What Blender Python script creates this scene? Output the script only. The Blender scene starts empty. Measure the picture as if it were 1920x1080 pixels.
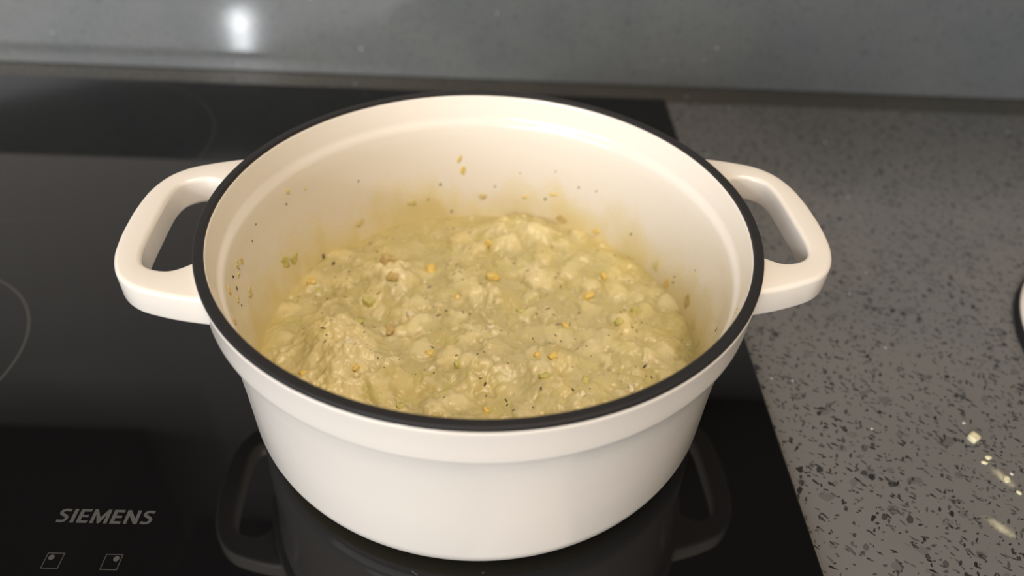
import bpy, bmesh, math, random
import numpy as np
from mathutils import Vector, Matrix

PI = math.pi
random.seed(7)
rng = np.random.default_rng(11)
scene = bpy.context.scene
COL = scene.collection

# ------------------------------------------------------------------ camera
cam_d = bpy.data.cameras.new('camera')
cam = bpy.data.objects.new('camera', cam_d)
COL.objects.link(cam)
CAM = Vector((0.0068, -0.2850, 0.3048))
pitch, yaw, roll = 0.6997, 0.0281, 0.0497
fwd = Vector((math.sin(yaw) * math.cos(pitch), math.cos(yaw) * math.cos(pitch), -math.sin(pitch)))
rgt = Vector((math.cos(yaw), -math.sin(yaw), 0))
upv = rgt.cross(fwd)
r2 = rgt * math.cos(roll) + upv * math.sin(roll)
u2 = -rgt * math.sin(roll) + upv * math.cos(roll)
cam.matrix_world = Matrix(((r2.x, u2.x, -fwd.x, CAM.x), (r2.y, u2.y, -fwd.y, CAM.y),
                           (r2.z, u2.z, -fwd.z, CAM.z), (0, 0, 0, 1)))
cam_d.sensor_width = 36
cam_d.lens = 1413.2 / 1920 * 36
cam_d.clip_start = 0.01
cam_d.dof.use_dof = True
cam_d.dof.focus_distance = 0.333
cam_d.dof.aperture_fstop = 4.8
scene.camera = cam

# ------------------------------------------------------------------ world, lamps, exposure
world = bpy.data.worlds.new('kitchen_ambience')
scene.world = world
world.use_nodes = True
bg = world.node_tree.nodes['Background']
bg.inputs[0].default_value = (1.0, 0.90, 0.78, 1)
bg.inputs[1].default_value = 0.14


def area(name, loc, target, size, power, color, shape='SQUARE', spread=PI):
    l = bpy.data.lights.new(name, 'AREA')
    l.shape = shape
    l.size = size
    l.energy = power
    l.color = color
    l.spread = spread
    o = bpy.data.objects.new(name, l)
    COL.objects.link(o)
    o.location = loc
    o.rotation_euler = (Vector(target) - Vector(loc)).to_track_quat('-Z', 'Y').to_euler()
    return o


area('room_lamp', (-0.95, -1.20, 1.35), (0, 0, 0.05), 0.55, 5, (1.0, 0.95, 0.92), 'DISK')
win = area('room_daylight', (-1.55, -2.20, 0.68), (0, 0, 0.05), 2.5, 64, (0.955, 0.965, 1.0), 'RECTANGLE')
win.data.size_y = 0.95
area('ceiling_lamp', (0.28, -0.50, 1.35), (0, 0, 0), 0.70, 14.0, (1.0, 0.83, 0.64), 'DISK')
# the pair of ceiling spots across the room that mirror in the hob glass and the backsplash
area('ceiling_spot', (-1.535, -3.305, 1.40), (-0.27, 0.27, 0), 0.11, 9.5, (0.93, 0.96, 1.0), 'DISK')
area('ceiling_spot', (-1.435, -3.004, 1.40), (-0.27, 0.27, 0), 0.09, 5.5, (0.93, 0.96, 1.0), 'DISK')

vs = scene.view_settings
vs.view_transform = 'Standard'
vs.look = 'None'
vs.gamma = 1
vs.use_curve_mapping = False
vs.exposure = 0.1

# ------------------------------------------------------------------ helpers


def link(name, me, mat=None, parent=None, smooth=False):
    o = bpy.data.objects.new(name, me)
    COL.objects.link(o)
    if mat:
        me.materials.append(mat)
    if parent:
        o.parent = parent
    if smooth:
        me.polygons.foreach_set('use_smooth', [True] * len(me.polygons))
    return o


def mesh(name, v, f):
    me = bpy.data.meshes.new(name)
    me.from_pydata([tuple(map(float, p)) for p in v], [], [tuple(map(int, q)) for q in f])
    me.update()
    return me


def empty(name, loc=(0, 0, 0), rz=0):
    o = bpy.data.objects.new(name, None)
    COL.objects.link(o)
    o.location = loc
    o.rotation_euler = (0, 0, rz)
    o.empty_display_size = 0.02
    return o


def tag(o, label, cat, group=None, kind=None):
    o['label'] = label
    o['category'] = cat
    if group:
        o['group'] = group
    if kind:
        o['kind'] = kind
    return o


def box_mesh(name, x0, x1, y0, y1, z0, z1, bevel=0.0, seg=2):
    bm = bmesh.new()
    bmesh.ops.create_cube(bm, size=1)
    for v in bm.verts:
        v.co = Vector((x0 if v.co.x < 0 else x1, y0 if v.co.y < 0 else y1, z0 if v.co.z < 0 else z1))
    if bevel:
        bmesh.ops.bevel(bm, geom=bm.edges[:], offset=bevel, segments=seg, profile=0.5, affect='EDGES')
    me = bpy.data.meshes.new(name)
    bm.to_mesh(me)
    bm.free()
    return me


def lathe(name, prof, n=192, closed=False):
    v, f = [], []
    m = len(prof)
    for i in range(n):
        a = 2 * PI * i / n
        c, s = math.cos(a), math.sin(a)
        for r, z in prof:
            v.append((r * c, r * s, z))
    for i in range(n):
        j = (i + 1) % n
        for k in range(m if closed else m - 1):
            k2 = (k + 1) % m
            f.append((i * m + k, j * m + k, j * m + k2, i * m + k2))
    if not closed:
        for k, flip in ((0, True), (m - 1, False)):
            if prof[k][0] < 1e-6:
                continue
            loop = [i * m + k for i in range(n)]
            f.append(loop[::-1] if flip else loop)
    me = mesh(name, v, f)
    bm = bmesh.new()
    bm.from_mesh(me)
    bmesh.ops.remove_doubles(bm, verts=bm.verts, dist=1e-7)
    bmesh.ops.recalc_face_normals(bm, faces=bm.faces)
    bm.to_mesh(me)
    bm.free()
    return me


def smooth_prof(pts, rad, seg=5):
    """round the inner corners of an (r, z) polyline; rad: one radius or a list"""
    out = [pts[0]]
    for i in range(1, len(pts) - 1):
        p, a, b = Vector(pts[i]), Vector(pts[i - 1]), Vector(pts[i + 1])
        q = rad[i] if isinstance(rad, (list, tuple)) else rad
        da, db = (a - p), (b - p)
        la, lb = min(q, da.length * .45), min(q, db.length * .45)
        s, e = p + da.normalized() * la, p + db.normalized() * lb
        for t in range(seg + 1):
            t /= seg
            out.append(tuple(s * (1 - t) ** 2 + p * 2 * t * (1 - t) + e * t * t))
    out.append(pts[-1])
    return out


# ------------------------------------------------------------------ materials


def new_mat(name, color=(.8, .8, .8), rough=.5, spec=.5, metal=0.0, ior=1.5):
    m = bpy.data.materials.new(name)
    m.use_nodes = True
    b = m.node_tree.nodes['Principled BSDF']
    b.inputs['Base Color'].default_value = (*color, 1)
    b.inputs['Roughness'].default_value = rough
    b.inputs['Specular IOR Level'].default_value = spec
    b.inputs['Metallic'].default_value = metal
    b.inputs['IOR'].default_value = ior
    return m, m.node_tree, b


class NT:
    def __init__(self, nt):
        self.nt = nt

    def node(self, t, **kw):
        n = self.nt.nodes.new(t)
        for k, v in kw.items():
            setattr(n, k, v)
        return n

    def put(self, sock, val):
        if hasattr(val, 'is_output'):
            self.nt.links.new(val, sock)
        else:
            sock.default_value = val

    def math(self, op, a, b=0.0, c=0.0, clamp=False):
        n = self.node('ShaderNodeMath', operation=op, use_clamp=clamp)
        self.put(n.inputs[0], a)
        self.put(n.inputs[1], b)
        self.put(n.inputs[2], c)
        return n.outputs[0]

    def mix(self, fac, a, b):
        n = self.node('ShaderNodeMix', data_type='RGBA')
        self.put(n.inputs[0], fac)
        for s, v in ((6, a), (7, b)):
            self.put(n.inputs[s], v if hasattr(v, 'is_output') else (*v, 1))
        return n.outputs[2]

    def smooth(self, x, lo, hi, a=0.0, b=1.0):
        n = self.node('ShaderNodeMapRange', interpolation_type='SMOOTHSTEP')
        self.put(n.inputs[0], x)
        n.inputs[1].default_value = lo
        n.inputs[2].default_value = hi
        n.inputs[3].default_value = a
        n.inputs[4].default_value = b
        return n.outputs[0]

    def coord(self, scale=(1, 1, 1), rot=(0, 0, 0), loc=(0, 0, 0)):
        t = self.node('ShaderNodeTexCoord')
        m = self.node('ShaderNodeMapping')
        self.nt.links.new(t.outputs['Object'], m.inputs[0])
        m.vector_type = 'TEXTURE'
        m.inputs[1].default_value = loc
        m.inputs[2].default_value = rot
        m.inputs[3].default_value = tuple(1 / k for k in scale)
        return m.outputs[0]

    def noise(self, co, scale, detail=3, rough=.55):
        n = self.node('ShaderNodeTexNoise')
        self.nt.links.new(co, n.inputs['Vector'])
        n.inputs['Scale'].default_value = scale
        n.inputs['Detail'].default_value = detail
        n.inputs['Roughness'].default_value = rough
        return n

    def voro(self, co, scale, metric='EUCLIDEAN'):
        n = self.node('ShaderNodeTexVoronoi', distance=metric)
        self.nt.links.new(co, n.inputs['Vector'])
        n.inputs['Scale'].default_value = scale
        return n

    def bump(self, h, strength, dist):
        n = self.node('ShaderNodeBump')
        self.put(n.inputs['Height'], h)
        n.inputs['Strength'].default_value = strength
        n.inputs['Distance'].default_value = dist
        return n.outputs[0]


def quartz(name, base, rough, white, st=1.0):
    m, nt, b = new_mat(name, base, rough, .5)
    g = NT(nt)
    co0 = g.coord()
    nz = g.noise(co0, 9, 3)
    col = g.mix(g.smooth(nz.outputs[0], .35, .65), tuple(c * 0.94 for c in base),
                tuple(c * k for c, k in zip(base, (1.06, 1.03, 1.0))))

    def chips(col, scale, thr, dist, color, map_scale, rot, loc, warp=.0012, metric='EUCLIDEAN', strength=1.0):
        co = g.coord(map_scale, rot, loc)
        w = g.noise(co, scale * .9, 2)
        sub = g.node('ShaderNodeVectorMath', operation='SUBTRACT')
        nt.links.new(w.outputs['Color'], sub.inputs[0])
        sub.inputs[1].default_value = (.5, .5, .5)
        sc = g.node('ShaderNodeVectorMath', operation='SCALE')
        nt.links.new(sub.outputs[0], sc.inputs[0])
        sc.inputs[3].default_value = warp * 2
        add = g.node('ShaderNodeVectorMath', operation='ADD')
        nt.links.new(co, add.inputs[0])
        nt.links.new(sc.outputs[0], add.inputs[1])
        v = g.voro(add.outputs[0], scale, metric)
        if metric == 'MINKOWSKI':
            v.inputs['Exponent'].default_value = .8
        sep = g.node('ShaderNodeSeparateColor')
        nt.links.new(v.outputs['Color'], sep.inputs[0])
        sel = g.math('LESS_THAN', sep.outputs[0], thr)
        rad = g.math('MULTIPLY_ADD', sep.outputs[1], dist * .7, dist * .5)
        ins = g.math('LESS_THAN', v.outputs['Distance'], rad)
        mk = g.math('MULTIPLY', sel, ins)
        mk = g.math('MULTIPLY', mk, g.math('MULTIPLY_ADD', sep.outputs[2], strength * .55, strength * .45))
        return g.mix(mk, col, color), mk

    dk = (.018, .018, .019)
    soft = tuple(c * .62 for c in base)
    col, _ = chips(col, 170, .075, .70, soft, (1, 1.3, 1), (0, 0, .5), (.3, .1, .2), .0005, strength=.8 * st)
    col, _ = chips(col, 235, .040, .65, dk, (1, 1.5, 1), (.2, .1, 1.1), (.05, 0, 0), .0005, strength=st)
    col, _ = chips(col, 310, .050, .75, dk, (1, 2.6, 1), (.1, .2, 2.3), (.2, .5, .7), .0004, strength=st)
    col, _ = chips(col, 340, .045, .75, dk, (1, 2.8, 1), (.1, .2, -.45), (.8, .1, .3), .0004, strength=st)
    col, _ = chips(col, 360, .045, .75, dk, (1, 2.4, 1), (.2, .1, 1.2), (.1, .6, .4), .0004, strength=st)
    col, _ = chips(col, 560, .065, .70, dk, (1, 1.6, 1), (.3, .1, .3), (.4, .3, .1), .0003, strength=st)
    col, wm = chips(col, 420, white, .32, (.85, .85, .82), (1, 1, 1), (0, 0, 0), (.9, .9, .9), .0008)  # white chips; the sparkle of mirror facets is put into their colour
    nt.links.new(col, b.inputs['Base Color'])
    return m


M_COUNTER = quartz('grey_quartz', (.138, .140, .143), .22, .003)
M_STRIP = quartz('shaded_quartz_strip', (.075, .072, .062), .25, .001, .5)  # darker than the slab: shade along the wall foot put into the colour
M_SPLASH = quartz('grey_quartz_upright', (.145, .157, .159), .09, .0012, .25)

M_GLASS, nt, b = new_mat('black_hob_glass', (.005, .005, .0055), .03, .42)
g = NT(nt)
co = g.coord()
nz = g.noise(co, 14, 4)
nt.links.new(g.smooth(nz.outputs[0], .3, .75, .018, .035), b.inputs['Roughness'])

M_PRINT, nt, b = new_mat('grey_screen_print', (.066, .066, .065), .35, .4)
M_PRINT_DIM, nt, b = new_mat('dim_grey_screen_print', (.040, .040, .038), .30, .4)
M_PRINT_FAINT, nt, b = new_mat('faint_ring_print', (.012, .012, .012), .12, .45)

ENAMEL = (.80, .745, .672)
M_POT, nt, b = new_mat('cream_enamel', ENAMEL, .16, .5)
g = NT(nt)
co = g.coord()
sep = g.node('ShaderNodeSeparateXYZ')
nt.links.new(co, sep.inputs[0])
x_, y_, z_ = sep.outputs
rad = g.math('SQRT', g.math('ADD', g.math('MULTIPLY', x_, x_), g.math('MULTIPLY', y_, y_)))
# residue of mash that the spoon left on the inner wall above the food
inside = g.math('LESS_THAN', g.math('SUBTRACT', rad, g.math('MULTIPLY', z_, .055)), .1128)
cs = g.coord((1, 1, .55))
n1 = g.noise(cs, 26, 5, .62)
n2 = g.noise(cs, 90, 4, .6)
hgt = g.math('DIVIDE', g.math('SUBTRACT', z_, .030), .050)
side = g.math('MULTIPLY', g.math('ABSOLUTE', g.math('ADD', x_, .015)), 1.2)
lev = g.math('SUBTRACT', g.math('MULTIPLY_ADD', n1.outputs[0], 1.7, -.22), g.math('SUBTRACT', hgt, side))
lev = g.math('ADD', lev, g.math('MULTIPLY_ADD', n2.outputs[0], .5, -.25))
m1 = g.math('MULTIPLY', g.smooth(lev, .0, .55), inside)
m2 = g.math('MULTIPLY', g.smooth(lev, .42, .80), inside)
c1 = g.mix(g.math('MULTIPLY', m1, .7), ENAMEL, (.74, .64, .36))
c2 = g.mix(g.math('MULTIPLY', m2, .6), c1, (.68, .56, .23))
nt.links.new(c2, b.inputs['Base Color'])
nt.links.new(g.math('MULTIPLY_ADD', m1, .25, .14), b.inputs['Roughness'])
nt.links.new(g.bump(g.math('ADD', g.math('MULTIPLY', g.noise(co, 60, 2).outputs[0], .6), m2), .12, .0015), b.inputs['Normal'])

M_RIM, nt, b = new_mat('black_matte_rim', (.016, .0155, .017), .55, .3)
g = NT(nt)
nt.links.new(g.bump(g.noise(g.coord(), 700, 3).outputs[0], .25, .0004), b.inputs['Normal'])

M_FOOD, nt, b = new_mat('leek_and_potato_mash', (.6, .5, .26), .34, .5)
g = NT(nt)
co = g.coord()
at = g.node('ShaderNodeAttribute', attribute_name='lump')
n1 = g.noise(co, 45, 4, .6)
n2 = g.noise(co, 170, 4, .6)
n3 = g.noise(g.coord(loc=(.3, .2, .1)), 75, 3, .55)
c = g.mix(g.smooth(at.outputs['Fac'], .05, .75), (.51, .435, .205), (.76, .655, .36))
c = g.mix(g.math('MULTIPLY', g.smooth(n1.outputs[0], .42, .68), .55), c, (.63, .51, .185))
c = g.mix(g.math('MULTIPLY', g.smooth(n3.outputs[0], .56, .70), .55), c, (.51, .46, .15))
c = g.mix(g.math('MULTIPLY', g.smooth(n2.outputs[0], .56, .72), .6), c, (.80, .68, .43))
nt.links.new(c, b.inputs['Base Color'])
b.inputs['Subsurface Weight'].default_value = .08
b.inputs['Subsurface Radius'].default_value = (1.0, .7, .3)
b.inputs['Subsurface Scale'].default_value = .002
nt.links.new(g.bump(n2.outputs[0], .35, .0012), b.inputs['Normal'])


def bit_mat(name, a, bb, rough=.35, scale=300):
    m, nt, b = new_mat(name, a, rough, .5)
    g = NT(nt)
    n = g.noise(g.coord(), scale, 3)
    nt.links.new(g.mix(g.smooth(n.outputs[0], .35, .65), a, bb), b.inputs['Base Color'])
    return m


M_BIT = {
    'yellow': bit_mat('yellow_vegetable', (.78, .55, .11), (.72, .56, .20)),
    'green': bit_mat('green_leek', (.50, .46, .12), (.62, .56, .22)),
    'white': bit_mat('white_potato', (.80, .72, .50), (.74, .64, .40)),
    'tan': bit_mat('tan_potato_skin', (.52, .36, .14), (.60, .47, .20)),
    'pale': bit_mat('pale_mash', (.70, .60, .32), (.62, .52, .21)),
    'dark': bit_mat('dark_herb', (.025, .02, .012), (.06, .05, .022), .6),
    'crumb': bit_mat('pale_crumb', (.72, .68, .46), (.60, .57, .40), .5),
}
M_PAINT, nt, b = new_mat('white_wall_paint', (.50, .48, .45), .6, .3)
g = NT(nt)
nt.links.new(g.bump(g.noise(g.coord(), 120, 3).outputs[0], .08, .001), b.inputs['Normal'])
M_CAB = bit_mat('dark_brown_cabinet', (.035, .017, .012), (.05, .026, .018), .45, 12)
M_STEEL, _, _ = new_mat('brushed_steel', (.55, .55, .54), .3, .5, 1.0)

# ------------------------------------------------------------------ the setting
WALL_Y = .385
wall = link('wall_back', box_mesh('wall_back', -1.6, 1.6, .405, .45, -.05, 1.7), M_PAINT)
wall['kind'] = 'structure'
sp = link('backsplash', box_mesh('backsplash', -1.2, 1.2, WALL_Y, .4049, -.004, .103, .0012), M_SPLASH)
sp['kind'] = 'structure'
tag(sp, 'polished grey quartz upstand along the back of the worktop', 'backsplash')

ctr = empty('countertop', (0, 0, -.044))
tag(ctr, 'grey quartz worktop flecked with dark chips around the black hob', 'countertop')
SEAM = .3528
c_main = link('slab', box_mesh('slab', -1.2, 1.2, -.26, SEAM - .0006, .0, .04, .0008), M_COUNTER, ctr)
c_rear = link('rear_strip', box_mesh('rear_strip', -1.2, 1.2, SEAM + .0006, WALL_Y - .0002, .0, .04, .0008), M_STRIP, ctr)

# ------------------------------------------------------------------ induction hob
HX0, HX1, HY0, HY1 = -.487, .1553, -.169, .3505
hob = empty('induction_hob', ((HX0 + HX1) / 2, (HY0 + HY1) / 2, -.004))
tag(hob, 'black glass induction hob with thin grey zone rings, under the cream pot', 'hob')
hcx, hcy = hob.location.x, hob.location.y


def hob_child(name, me, mat, parent=hob):
    o = link(name, me, mat, parent)
    if parent is hob:
        o.location = (-hcx, -hcy, .004)
    return o


hob_child('glass_panel', box_mesh('glass_panel', HX0, HX1, HY0, HY1, -.004, 0, .0012, 3), M_GLASS)


def ring_mesh(name, cx, cy, R, w, n=128, z=.00004):
    v, f = [], []
    for i in range(n):
        a = 2 * PI * i / n
        for r in (R - w / 2, R + w / 2):
            v.append((cx + r * math.cos(a), cy + r * math.sin(a), z))
    for i in range(n):
        j = (i + 1) % n
        f.append((2 * i, 2 * i + 1, 2 * j + 1, 2 * j))
    return mesh(name, v, f)


for cx, cy, R, mm in ((-.33, 0, .0765, M_PRINT_DIM), (-.33, .238, .108, M_PRINT_FAINT), (0, 0, .105, M_PRINT_DIM), (0, .238, .0765, M_PRINT_DIM)):
    hob_child('cooking_zone_ring', ring_mesh('cooking_zone_ring', cx, cy, R, .0018), mm)

# lettering: strokes in a unit cell
SH = .0


def stroke(pts, w, v, f):
    pts = [Vector(p) for p in pts]
    base = len(v)
    n = len(pts)
    for i, p in enumerate(pts):
        t = (pts[min(i + 1, n - 1)] - pts[max(i - 1, 0)]).normalized()
        nn = Vector((-t.y, t.x))
        v.append(p + nn * w / 2)
        v.append(p - nn * w / 2)
    for i in range(n - 1):
        a = base + 2 * i
        f.append((a, a + 1, a + 3, a + 2))


def poly(pts, v, f):
    b0 = len(v)
    v += [Vector(p) for p in pts]
    f.append(tuple(range(b0, b0 + len(pts))))


def rect(x0, y0, x1, y1, v, f):
    poly([(x0, y0), (x1, y0), (x1, y1), (x0, y1)], v, f)


def letter(ch):
    v, f = [], []
    s = .20
    if ch == 'I':
        w = s
        rect(0, 0, s, 1, v, f)
    elif ch == 'E':
        w = .56
        rect(0, 0, s, 1, v, f)
        for y0, y1, k in ((0, .18, w), (.41, .58, w - .05), (.82, 1, w)):
            rect(s, y0, k, y1, v, f)
    elif ch == 'M':
        w = .90
        rect(0, 0, s * .9, 1, v, f)
        rect(w - s * .9, 0, w, 1, v, f)
        poly([(s * .9, 1), (s * .9, .62), (w / 2 - .06, 0), (w / 2, 0), (w / 2, .42)], v, f)
        poly([(w - s * .9, 1), (w / 2, .42), (w / 2, 0), (w / 2 + .06, 0), (w - s * .9, .62)], v, f)
    elif ch == 'N':
        w = .72
        rect(0, 0, s * .9, 1, v, f)
        rect(w - s * .9, 0, w, 1, v, f)
        poly([(s * .9, 1), (s * .9, .60), (w - s * .9, 0), (w - s * .9, .40)], v, f)
    else:
        w = .60
        path = [(w - .02, .87), (.40, .91), (.27, .90), (.17, .85), (.115, .76), (.13, .66), (.20, .59), (.32, .53),
                (.43, .46), (.49, .37), (.485, .25), (.43, .15), (.33, .10), (.20, .09), (.02, .13)]
        stroke(path, s * .92, v, f)
    return v, f, w


LH = .0071
word = 'SIEMENS'
adv = [letter(ch)[2] for ch in word]
gap = .14
total = sum(adv) + gap * (len(word) - 1) + SH
kx = .0425 / (total * LH)
x = 0
for ch, w in zip(word, adv):
    v, f, _ = letter(ch)
    vv = [((-.1870 + ((p.x + x + SH * p.y) * LH * kx)), -.0956 + p.y * LH, .00004) for p in v]
    o = hob_child('letter', mesh('letter', vv, f), M_PRINT)
    x += w + gap


def frame_mesh(name, x0, x1, y0, y1, w, z=.00004):
    v = [(x0, y0, z), (x1, y0, z), (x1, y1, z), (x0, y1, z),
         (x0 + w, y0 + w, z), (x1 - w, y0 + w, z), (x1 - w, y1 - w, z), (x0 + w, y1 - w, z)]
    f = [(i, (i + 1) % 4, (i + 1) % 4 + 4, i + 4) for i in range(4)]
    return mesh(name, v, f)


def disc_mesh(name, cx, cy, r, z=.00004, n=24):
    v = [(cx + r * math.cos(2 * PI * i / n), cy + r * math.sin(2 * PI * i / n), z) for i in range(n)]
    return mesh(name, v, [tuple(range(n))])


M_ICON, _, _ = new_mat('faint_grey_screen_print', (.045, .045, .044), .35, .4)
for x0, dx, dy in ((-.1829, .0024, -.0022), (-.1580, .0051, -.0022)):
    ic = hob_child('control_icon', frame_mesh('control_icon', x0, x0 + .0074, -.1178, -.1103, .00045), M_ICON)
    hob_child('dot', disc_mesh('dot', x0 + dx, -.1103 + dy, .00125), M_PRINT, ic)
d1 = hob_child('control_mark', mesh('control_mark', [(-.0262, -.1150, .00004), (-.0256, -.1147, .00004), (-.0225, -.1168, .00004), (-.0231, -.1171, .00004)], [(0, 1, 2, 3)]), M_ICON)
d2 = hob_child('control_mark', disc_mesh('control_mark', .0052, -.1150, .0005), M_ICON)

# ------------------------------------------------------------------ the cream pot
RIMZ = .1094
pot = empty('cooking_pot')
tag(pot, 'round cream enamelled casserole pot with black rim and two loop handles, full of mash', 'pot')


def r_in(z):
    return float(np.interp(z, [.010, .014, .03, .0905, .094, RIMZ], [.100, .1095, .1125, .1155, .1183, .1212]))


outer = [(0, .0015), (.092, .0015), (.095, 0), (.0992, 0)]
for k in range(1, 13):
    a = -PI / 2 + (PI / 2 - .05) * k / 12
    outer.append((.0992 + .018 * math.cos(a), .018 + .018 * math.sin(a)))
outer += [(.1180, .045), (.1194, .072), (.1205, .0865), (.1209, .0882), (.1211, .0886), (.1216, .0888), (.1238, .0889), (.1244, .0891), (.1247, .0895), (.1248, .0906),
          (.1249, .0955), (.1253, .1025), (.1256, .1055), (.1257, .1068), (.1254, .1076), (.1246, .1079)]
inner = smooth_prof([(.1214, .1082), (.1206, .1076), (.1184, .0950), (.1160, .0918), (.1153, .085), (.1125, .030), (.1095, .014), (.098, .007), (0, .006)],
                    [0, .001, .0016, .0022, .002, .01, .008, .006, 0], 6)
body = link('body', lathe('body', outer + inner, 224), M_POT, pot, True)
rim_p = smooth_prof([(.1211, .1060), (.1210, .1092), (.1215, .1096), (.1247, .1096), (.1254, .1090), (.1255, .1060)], .0004, 4)
rim = link('rim', lathe('rim', rim_p, 224, True), M_RIM, pot, True)
rim['label'] = 'bare black rim around the pot mouth'

# handles: a flat loop swept from wall to wall
oP = [(.1055, .0560), (.1210, .0530), (.1330, .0495), (.1430, .0450), (.1508, .0370), (.1556, .0250), (.1575, .0110), (.1578, 0)]
iP = [(.1160, .0235), (.1228, .0310), (.1295, .0350), (.1370, .0340), (.1425, .0298), (.1449, .0220), (.1455, .0110), (.1455, 0)]


def cr(P, n):
    P = [Vector(p) for p in P]
    Q = [P[0] * 2 - P[1]] + P + [P[-1] * 2 - P[-2]]
    out = []
    for i in range(1, len(Q) - 2):
        for k in range(n):
            t = k / n
            a, b_, c_, d = Q[i - 1], Q[i], Q[i + 1], Q[i + 2]
            out.append(.5 * ((2 * b_) + (c_ - a) * t + (2 * a - 5 * b_ + 4 * c_ - d) * t * t + (3 * b_ - a - 3 * c_ + d) * t ** 3))
    out.append(P[-1])
    return out


def section(a, b_, r):
    """rounded rectangle with holding points beside each corner"""
    out = []
    for q, (sx, sy) in enumerate(((1, 1), (-1, 1), (-1, -1), (1, -1))):
        cx, cy = sx * (a - r), sy * (b_ - r)
        for k in range(5):
            t = q * PI / 2 + PI / 2 * k / 4
            out.append((cx + r * math.cos(t), cy + r * math.sin(t)))
    return out


def handle_mesh():
    full = lambda P: P + [(x, -y) for x, y in P[-2::-1]]
    A, B = cr(full(oP), 5), cr(full(iP), 5)
    zt, zb = .1062, .0918
    m = 20
    v, f = [], []
    for a, b_ in zip(A, B):
        c_ = (a + b_) / 2
        h = (a - b_) / 2
        hw_ = h.length
        hd = h.normalized()
        hz = (zt - zb) / 2
        for u, w in section(hw_, hz, .0021):
            p = c_ + hd * u
            if p.length < .1235:
                p = p.normalized() * .1235
            v.append((p.x, p.y, (zt + zb) / 2 + w))
    n = len(A)
    for i in range(n - 1):
        for k in range(m):
            k2 = (k + 1) % m
            f.append((i * m + k, i * m + k2, (i + 1) * m + k2, (i + 1) * m + k))
    f.append(tuple(range(m))[::-1])
    f.append(tuple((n - 1) * m + k for k in range(m)))
    me = mesh('handle', v, f)
    bm = bmesh.new()
    bm.from_mesh(me)
    bmesh.ops.recalc_face_normals(bm, faces=bm.faces)
    bm.to_mesh(me)
    bm.free()
    return me


hm = handle_mesh()
h1 = link('handle', hm, M_POT, pot, True)
h1.rotation_euler = (0, 0, .07)
h2 = h1.copy()
COL.objects.link(h2)
h2.rotation_euler = (0, 0, PI + .07)

# ------------------------------------------------------------------ the mash


def vnoise(x, y, s, seed):
    r = np.random.default_rng(seed)
    T = r.random((128, 128))
    X, Y = x * s + 1000.3, y * s + 1000.7
    xi, yi = np.floor(X).astype(int), np.floor(Y).astype(int)
    fx, fy = X - xi, Y - yi
    fx, fy = fx * fx * (3 - 2 * fx), fy * fy * (3 - 2 * fy)
    a = T[xi % 128, yi % 128]
    b_ = T[(xi + 1) % 128, yi % 128]
    c_ = T[xi % 128, (yi + 1) % 128]
    d = T[(xi + 1) % 128, (yi + 1) % 128]
    return (a * (1 - fx) + b_ * fx) * (1 - fy) + (c_ * (1 - fx) + d * fx) * fy


def fbm(x, y, s, seed, o=4):
    t = 0
    amp = .5
    for i in range(o):
        t = t + amp * (vnoise(x, y, s * 2 ** i, seed + i) - .5)
        amp *= .55
    return t


MOUND = [(-.0703, -.0117, .017, .0095), (-.0537, -.0331, .018, .0085), (-.0742, -.046, .016, .006), (-.0519, .045, .014, .0075),
         (.0188, .0928, .020, .0055), (.0, -.0145, .020, .0045), (.033, -.0225, .016, .005), (.0094, .0655, .024, .0035),
         (.0773, .0026, .02, .003), (.0038, .0383, .014, .004), (-.030, .0231, .018, .002), (.05, -.06, .03, .004), (-.02, -.075, .03, .005),
         (-.096, .03, .02, -.003), (.03, .04, .02, -.002)]
LUMP = []
for _ in range(1150):
    rr, aa = .112 * math.sqrt(rng.random()), 2 * PI * rng.random()
    s = .0018 + .0065 * rng.random() ** 2.0
    LUMP.append((rr * math.cos(aa), rr * math.sin(aa), s, (.0006 + .42 * s) * (.35 + .65 * rng.random())))


def mash_height(x, y):
    wx = x + .0075 * fbm(x, y, 170, 31, 4)
    wy = y + .0075 * fbm(x, y, 170, 47, 4)
    h = .0300 + .008 * fbm(x, y, 38, 3, 3)
    for mx, my, s, a in MOUND:
        d = ((x - mx) ** 2 + (y - my) ** 2) / (s * s)
        h = h + a * 1.25 * np.exp(-d ** 1.5) * (1 + 1.5 * fbm(x, y, 95, 77, 4))
    bmp = np.zeros_like(h)
    for lx, ly, s, a in LUMP:
        sel = (np.abs(x - lx) < s * 1.3 + .004) & (np.abs(y - ly) < s * 1.3 + .004)
        if not sel.any():
            continue
        d2 = ((wx[sel] - lx) ** 2 + (wy[sel] - ly) ** 2) / (s * s)
        k = np.clip(1 - d2, 0, 1) ** .5 * a
        bmp[sel] = np.maximum(bmp[sel], k)
    # lumps drown where the liquid stands high
    amt = np.clip(.55 + 1.6 * fbm(x, y, 30, 91, 2), .15, 1.0)
    h = h + bmp * amt * 1.55 + .0016 * fbm(x, y, 420, 13, 3)
    return h, bmp * amt


N = 330
uu = np.linspace(-1, 1, N)
U, V = np.meshgrid(uu, uu, indexing='ij')
DX = U * np.sqrt(1 - V * V / 2)
DY = V * np.sqrt(1 - U * U / 2)
X0, Y0 = (DX * .1125).ravel(), (DY * .1125).ravel()
HH, BB = mash_height(X0, Y0)
edge = np.clip((np.hypot(X0, Y0) - .104) / .0085, 0, 1)
HH = HH * (1 - .5 * edge ** 2) + .0295 * .5 * edge ** 2
RS = np.interp(HH, [.014, .03, .0905], [.1095, .1125, .1155]) / .1125 + .002
verts = np.stack([X0 * RS, Y0 * RS, HH], -1)
idx = np.arange(N * N).reshape(N, N)
quads = np.stack([idx[:-1, :-1], idx[1:, :-1], idx[1:, 1:], idx[:-1, 1:]], -1).reshape(-1, 4)
loop = list(idx[0, :]) + list(idx[1:, -1]) + list(idx[-1, -2::-1]) + list(idx[-2:0:-1, 0])
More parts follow.
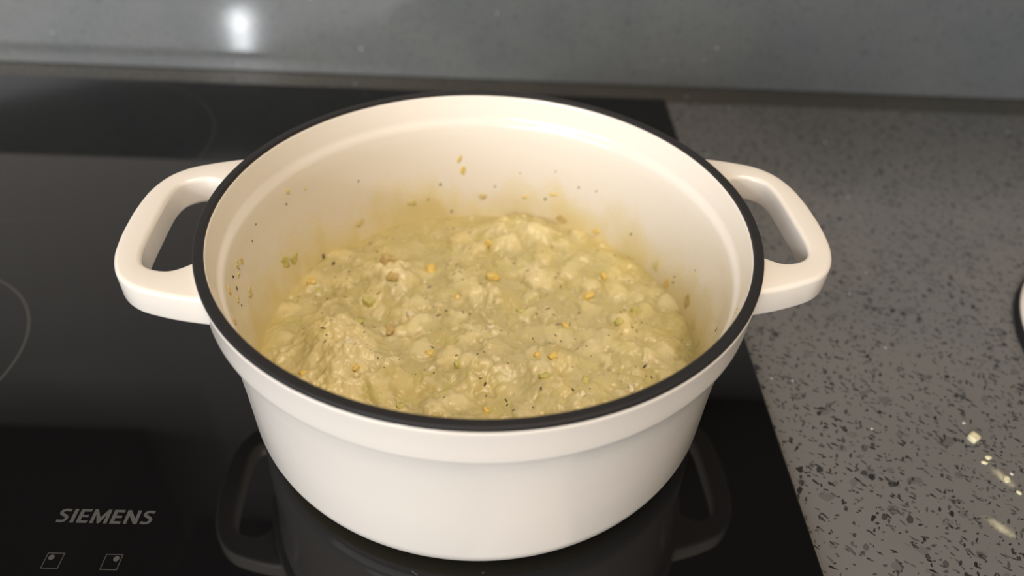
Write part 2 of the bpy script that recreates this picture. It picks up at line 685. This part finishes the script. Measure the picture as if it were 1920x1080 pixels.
nv = len(verts)
low = np.array([(verts[i][0] * .95, verts[i][1] * .95, .0125) for i in loop])
verts = np.vstack([verts, low])
faces = quads.tolist()
L = len(loop)
for k in range(L):
    k2 = (k + 1) % L
    faces.append([int(loop[k]), nv + k, nv + k2, int(loop[k2])])
faces.append([nv + k for k in range(L)][::-1])
fm = bpy.data.meshes.new('mash')
fm.from_pydata(verts.tolist(), [], faces)
fm.update()
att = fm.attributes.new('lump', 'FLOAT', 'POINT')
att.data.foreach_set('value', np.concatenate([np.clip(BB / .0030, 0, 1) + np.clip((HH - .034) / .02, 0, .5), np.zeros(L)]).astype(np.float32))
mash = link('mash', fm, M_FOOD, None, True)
tag(mash, 'lumpy pale yellow mash with leek and herbs filling the cream pot', 'food', None, 'stuff')


def food_z(px, py):
    d = (X0 * RS - px) ** 2 + (Y0 * RS - py) ** 2
    return float(HH[int(np.argmin(d))])


# ------------------------------------------------------------------ bits in the mash, on the wall and on the worktop


def chunk_mesh(name, sx, sy, sz, seed, cuts=3, jag=.22, square=.5):
    bm = bmesh.new()
    bmesh.ops.create_cube(bm, size=2)
    bmesh.ops.subdivide_edges(bm, edges=bm.edges[:], cuts=cuts, use_grid_fill=True)
    rr = random.Random(seed)
    ph = [rr.uniform(0, 6.28) for _ in range(6)]
    for v in bm.verts:
        c_ = v.co.copy()
        s = c_.normalized()
        c_ = s.lerp(c_, square * .6)
        k = 1 + jag * (math.sin(3.1 * s.x + ph[0]) * math.sin(2.7 * s.y + ph[1]) + .6 * math.sin(5.3 * s.z + ph[2] + 3 * s.x) + .4 * math.sin(7 * s.y + ph[3]))
        v.co = Vector((c_.x * k * sx, c_.y * k * sy, c_.z * k * sz))
    me = bpy.data.meshes.new(name)
    bm.to_mesh(me)
    bm.free()
    return me


LAB = {
    'yellow': ('yellow_vegetable_bit', 'small yellow vegetable piece half sunk in the mash', 'vegetable piece', 'yellow bits in the mash'),
    'green': ('leek_bit', 'small green leek piece half sunk in the mash', 'leek piece', 'green bits in the mash'),
    'white': ('potato_cube', 'small white potato cube on the surface of the mash', 'potato piece', 'white bits in the mash'),
    'tan': ('potato_chunk', 'tan browned potato piece half sunk in the mash', 'potato piece', 'tan bits in the mash'),
}
BITS = [('yellow', -.0312, .0548, 4.2), ('green', -.0616, .0226, 3.6), ('green', -.0658, .0041, 3.0), ('tan', -.0477, .0021, 4.0),
        ('white', -.0237, -.0254, 2.3), ('yellow', -.0849, -.0335, 2.6), ('yellow', -.0256, -.0162, 2.6), ('green', -.0111, -.0249, 2.6),
        ('yellow', -.0966, .0404, 3.0), ('yellow', .0026, .0745, 3.2), ('yellow', .0047, .0417, 3.8), ('yellow', .0041, -.0492, 2.2),
        ('yellow', .0588, .0365, 3.6), ('yellow', .0367, -.0188, 2.8), ('yellow', .0289, -.0169, 2.4), ('green', .0322, -.0328, 2.6),
        ('white', .0746, -.0347, 2.2), ('yellow', .0697, .0546, 3.2), ('green', .0728, .0103, 2.6), ('green', .052, -.0334, 2.4),
        ('tan', -.054, .048, 4.5), ('tan', -.05, .037, 4.0), ('green', .084, .026, 3.0), ('yellow', .045, .012, 2.2), ('white', .005, .001, 2.4),
        ('white', -.038, .012, 2.6), ('green', .021, .021, 2.4), ('yellow', -.014, .027, 2.2), ('white', .049, -.045, 2.4), ('green', -.036, -.053, 2.2),
        ('white', -.062, -.026, 2.6), ('yellow', -.058, -.037, 2.4)]
for i, (k, px, py, s) in enumerate(BITS):
    nm, lb, ct, gp = LAB[k]
    s *= .001 * .78
    rr = random.Random(i)
    sq = {'white': .9, 'green': .8, 'yellow': .35, 'tan': .2}[k]
    o = link(nm, chunk_mesh(nm, s * rr.uniform(.9, 1.4), s * rr.uniform(.7, 1.0), s * .7, i, jag=.30, square=sq), M_BIT[k], None, True)
    o.location = (px, py, food_z(px, py) + s * .02)
    o.rotation_euler = (rr.uniform(-.3, .3), rr.uniform(-.3, .3), rr.uniform(0, PI))
    if i == 0:
        tag(o, 'largest yellow vegetable piece, half sunk in the mash', ct, gp)
    elif i in (13, 14):
        tag(o, 'one of two yellow vegetable pieces lying close together in the mash', ct, 'paired yellow bits')
    elif i in (20, 21):
        tag(o, 'tan browned potato piece on the small heap of mash', ct, 'tan bits on the small heap')
    elif math.hypot(px, py) > .072:
        tag(o, lb.replace(' the mash', ' the mash close to the pot wall'), ct, gp + ' near the pot wall')
    else:
        tag(o, lb.replace(' the mash', ' the middle of the mash') if 'surface' not in lb else 'small white potato cube in the middle of the mash', ct, gp + ', middle')

# herb flecks: too small to pick apart singly
v, f = [], []
rr = random.Random(5)


def fleck(c_, ax, bx, nx, l, w):
    b0 = len(v)
    for sa, sb, sn in ((-1, -.6, 0), (1, -.8, 0), (1, .6, 0), (-1, 1, 0), (0, 0, 1)):
        v.append(tuple(c_ + ax * sa * l + bx * sb * w + nx * (sn * w * .9 - .0001)))
    f.extend([(b0, b0 + 1, b0 + 4), (b0 + 1, b0 + 2, b0 + 4), (b0 + 2, b0 + 3, b0 + 4), (b0 + 3, b0, b0 + 4), (b0 + 3, b0 + 2, b0 + 1, b0)])


for i in range(230):
    rad_, a = .108 * math.sqrt(rr.random()), rr.uniform(0, 2 * PI)
    px, py = rad_ * math.cos(a), rad_ * math.sin(a)
    t = rr.uniform(0, PI)
    l = rr.choice([.0003, .0004, .0006, .0009, .0013])
    fleck(Vector((px, py, food_z(px, py) + .00015)), Vector((math.cos(t), math.sin(t), 0)), Vector((-math.sin(t), math.cos(t), 0)), Vector((0, 0, 1)), l, rr.uniform(.00028, .00048))
for px, py, l, w in ((.0031, -.0346, .0013, .0006), (.0005, -.0325, .001, .0004), (-.0875, .0575, .0019, .0011), (-.078, -.0125, .0013, .0004), (.03, -.04, .0011, .0005),
                     (.0135, -.044, .0014, .0003), (.045, -.042, .0009, .0005), (.083, -.02, .0013, .0006)):
    t = rr.uniform(0, PI)
    fleck(Vector((px, py, food_z(px, py) + .0003)), Vector((math.cos(t), math.sin(t), 0)), Vector((-math.sin(t), math.cos(t), 0)), Vector((0, 0, 1)), l, w)
fl = link('herb_flecks', mesh('herb_flecks', v, f), M_BIT['dark'])
tag(fl, 'tiny dark dried herb flecks scattered over the mash', 'herbs', None, 'stuff')

# bits stuck to the inner wall: (angle, height, kind, half width mm, half height mm, tilt)
WB = [(-3.074, .0808, 'pale', 2.0, 2.3, .3), (-3.121, .0788, 'pale', 1.4, 2.4, -.2), (-3.051, .0765, 'pale', 2.2, 1.2, .2), (-2.864, .0848, 'yellow', .9, 2.3, .15),
      (-2.953, .0713, 'pale', 2.4, 2.0, 0), (-3.108, .0600, 'pale', 2.2, 3.4, -.2), (-2.729, .0799, 'tan', .8, 1.4, .3),
      (2.819, .0484, 'green', 2.8, 4.2, -.4), (2.751, .0452, 'green', 2.4, 3.4, -.5), (2.694, .0840, 'yellow', 1.3, 1.1, 0), (2.588, .0794, 'yellow', .7, .5, 0),
      (1.724, .0701, 'yellow', .9, 2.6, .35), (1.707, .0621, 'yellow', 1.5, 2.8, .1), (1.139, .0356, 'tan', 3.6, 2.4, .2), (.932, .0356, 'yellow', 2.0, 3.0, .3),
      (.693, .0283, 'tan', 2.5, 4.0, .2), (.405, .0340, 'yellow', 1.8, 5.0, .15), (.51, .0379, 'pale', 2.0, 4.0, 0), (-.041, .0345, 'green', 1.5, 3.0, 0),
      (.205, .0400, 'tan', 2.4, 4.5, .1), (.08, .0360, 'pale', 3.0, 4.5, .1), (-.405, .0954, 'pale', 1.6, 1.4, .2), (1.363, .0457, 'yellow', 1.5, 1.2, 0),
      (1.201, .0516, 'yellow', 2.5, 1.1, -.2), (2.0, .0440, 'pale', 3.0, 2.0, .1), (1.6, .0440, 'pale', 2.2, 2.0, .1), (2.3, .0410, 'pale', 2.8, 2.2, -.3)]
for i, (th, z, k, w, h, tilt) in enumerate(WB):
    w, h = w * .001 * .95, h * .001 * .95
    me = chunk_mesh('stuck_mash_bit', w, .0006, h, 100 + i, 4, .34, .3)
    o = link('stuck_mash_bit', me, M_BIT[k], None, True)
    r = r_in(z) + .0001
    o.location = (r * math.cos(th), r * math.sin(th), z)
    o.rotation_mode = 'QUATERNION'
    nrm = Vector((-math.cos(th), -math.sin(th), .045)).normalized()
    tx = Vector((-math.sin(th), math.cos(th), 0))
    tz = nrm.cross(tx)
    if tz.z < 0:
        tz = -tz
        tx = -tx
    Mx = Matrix((tx, tz.cross(tx), tz)).transposed()
    o.rotation_quaternion = (Mx @ Matrix.Rotation(tilt, 3, 'Y')).to_quaternion()
    col_ = {'pale': 'pale', 'yellow': 'yellow', 'tan': 'tan', 'green': 'green'}[k]
    wh = 'just above the mash' if z < .053 else ('right under the rim' if z > .093 else 'high up under the ledge')
    tag(o, 'flat %s scrap of mash stuck to the inner pot wall %s' % (col_, wh), 'food scrap', '%s scraps on the inner wall %s' % (col_, wh))
v, f = [], []
for th, z, l, w in ((-2.983, .0816, .0007, .0006), (-2.982, .0746, .0016, .0004), (-2.972, .065, .0008, .0004), (2.958, .0831, .0006, .0004), (3.02, .0781, .0005, .0005),
                    (2.721, .0782, .0006, .0006), (1.83, .0536, .0008, .0008), (1.773, .0335, .001, .0009), (1.533, .0511, .0006, .0006), (.359, .0391, .0007, .0006),
                    (.36, .0430, .0006, .0006), (.22, .060, .0005, .0004), (1.208, .0673, .0005, .0004), (1.071, .0609, .0007, .0006), (1.4, .062, .0006, .0004), (.97, .0625, .0006, .0005),
                    (2.278, .0684, .0007, .0005), (-.219, .0634, .0005, .0005), (-.23, .066, .0005, .0003), (2.56, .0320, .0019, .0013), (1.9, .044, .0006, .0006), (.72, .046, .0009, .0006), (1.25, .047, .0008, .0008)):
    r = r_in(z) - .0001
    n_ = Vector((-math.cos(th), -math.sin(th), 0))
    fleck(Vector((r * math.cos(th), r * math.sin(th), z)), Vector((0, 0, 1)), Vector((-math.sin(th), math.cos(th), 0)), n_, l, w)
fl2 = link('wall_herb_flecks', mesh('wall_herb_flecks', v, f), M_BIT['dark'])
tag(fl2, 'tiny dark herb flecks stuck to the inner wall of the pot', 'herbs', None, 'stuff')

# crumbs beside the hob
TOPZ = -.004
CR = [(.2622, -.0299, 3.1, 2.4, .9, 'square pale diced vegetable crumb on the grey worktop', .6),
      (.2636, -.0430, 1.5, 1.1, .4, 'small pale crumb between the square crumb and the smears', .2), (.2600, -.0462, 1.5, .9, .4, 'small pale crumb between the square crumb and the smears', .1),
      (.2668, -.0560, 1.7, 2.0, .3, 'ragged pale crumb between the small crumbs and the smear', .1), (.2690, -.0640, 1.2, 1.1, .25, 'tiny round pale crumb beside the ragged crumb', 0)]
for i, (px, py, a, b_, sq, lb, rz) in enumerate(CR):
    zz = .0011 if i == 0 else .0006
    o = link('food_crumb', chunk_mesh('food_crumb', a * .001, b_ * .001, zz, 300 + i, 3, .10 if i == 0 else .25, 1.4 if i == 0 else sq), M_BIT['crumb'], None, True)
    o.location = (px, py, TOPZ + zz * .85)
    o.rotation_euler = (0, 0, rz)
    tag(o, lb, 'crumb', 'small crumbs' if i in (1, 2) else None)
M_SMEAR, nt, b = new_mat('thin_pale_smear', (.62, .60, .45), .35, .5)
g = NT(nt)
tc = g.node('ShaderNodeTexCoord')
sp3 = g.node('ShaderNodeVectorMath', operation='LENGTH')
mp = g.node('ShaderNodeMapping')
nt.links.new(tc.outputs['Generated'], mp.inputs[0])
mp.inputs[1].default_value = (-1, -1, 0)
mp.inputs[3].default_value = (2, 2, 0)
nt.links.new(mp.outputs[0], sp3.inputs[0])
nn = g.noise(tc.outputs['Object'] if False else g.coord(), 260, 4, .65)
al = g.math('SUBTRACT', g.math('MULTIPLY_ADD', nn.outputs[0], 1.1, .42), sp3.outputs['Value'])
nt.links.new(g.math('MULTIPLY', g.smooth(al, .0, 1.0), .75), b.inputs['Alpha'])
for px, py, a, b_, rz, lb in ((.2500, -.0835, 9.5, 4.2, -.75, 'long thin pale smear wiped across the grey worktop'), (.2655, -.0545, 9.0, 4.0, -1.0, 'faint pale smear around the ragged crumb on the worktop')):
    n = 40
    rings = 6
    vv, ff = [(0, 0, .0003)], []
    for q in range(1, rings + 1):
        t = q / rings
        for k in range(n):
            an = 2 * PI * k / n
            vv.append((a * .001 * t * math.cos(an), b_ * .001 * t * math.sin(an), .0003 * (1 - t * t) + .00002))
    for k in range(n):
        ff.append((0, 1 + k, 1 + (k + 1) % n))
        for q in range(rings - 1):
            s0, s1 = 1 + q * n, 1 + (q + 1) * n
            ff.append((s0 + k, s1 + k, s1 + (k + 1) % n, s0 + (k + 1) % n))
    o = link('food_smear', mesh('food_smear', vv, ff), M_SMEAR, None, True)
    o.location = (px, py, TOPZ)
    o.rotation_euler = (0, 0, rz)
    tag(o, lb, 'smear')

# ------------------------------------------------------------------ the pot lid, its edge just in view
lid = empty('pot_lid', (.4480, .0160, TOPZ))
tag(lid, 'cream enamelled pot lid with dark rim lying on the grey worktop', 'lid')
lr = smooth_prof([(.1180, 0), (.1250, 0), (.1258, .003), (.1252, .0062), (.1225, .0068), (.1180, .0062)], .0008, 4)
link('rim', lathe('lid_rim', lr, 160, True), M_RIM, lid, True)
lt = smooth_prof([(.1205, .0030), (.1250, .0066), (.1238, .0092), (.112, .0125), (.09, .0185), (.05, .0235), (.02, .0250), (0, .0252)], .004, 4)
lb_ = [(0, .0212), (.05, .0195), (.09, .0140), (.112, .0080), (.1205, .0030)]
M_LID, _, _ = new_mat('cream_enamel_plain', ENAMEL, .16, .5)
link('dome', lathe('lid_dome', lt + lb_, 160), M_LID, lid, True)
kn = smooth_prof([(0, .0245), (.010, .0245), (.009, .034), (.020, .040), (.0215, .046), (.018, .050), (0, .051)], .003, 4)
link('knob', lathe('lid_knob', kn, 64), M_STEEL, lid, True)

# ------------------------------------------------------------------ over the worktop, seen mirrored in the hob glass
for x0, x1, lb in ((-1.10, -.49, 'dark brown wall cabinet mirrored in the hob glass beside the lettering'), (.19, .80, 'dark brown wall cabinet mirrored in the hob glass beside the worktop')):
    cab = empty('wall_cabinet', ((x0 + x1) / 2, .2325, .56 if x0 < 0 else .46))
    tag(cab, lb, 'cabinet')
    hw = (x1 - x0) / 2
    link('carcass', box_mesh('carcass', -hw, hw, -.15, .1723, 0, .70, .001), M_CAB, cab)
    for sx in (-1, 1):
        d_ = link('door', box_mesh('door', .002 if sx > 0 else -hw, hw if sx > 0 else -.002, -.170, -.1505, -.004, .70, .0015), M_CAB, cab)
        link('handle', box_mesh('handle', sx * .03 - .005, sx * .03 + .005, -.19, -.1701, .04, .16, .003), M_STEEL, d_)

hood = empty('range_hood', (-.166, .255, .78))
tag(hood, 'dark range hood over the hob, mirrored in the black glass', 'range hood')
M_HOOD = bit_mat('dark_hood_paint', (.018, .018, .019), (.022, .021, .021), .4, 20)
link('canopy', box_mesh('canopy', -.30, .30, -.22, .1495, 0, .06, .003), M_HOOD, hood)
link('chimney', box_mesh('chimney', -.12, .12, -.09, .1495, .0601, .80, .002), M_HOOD, hood)
for sx in (-1, 1):
    fl_ = link('grease_filter', box_mesh('grease_filter', sx * .09 - .08, sx * .09 + .08, -.17, .10, -.004, -.0002, .001), M_HOOD, hood)
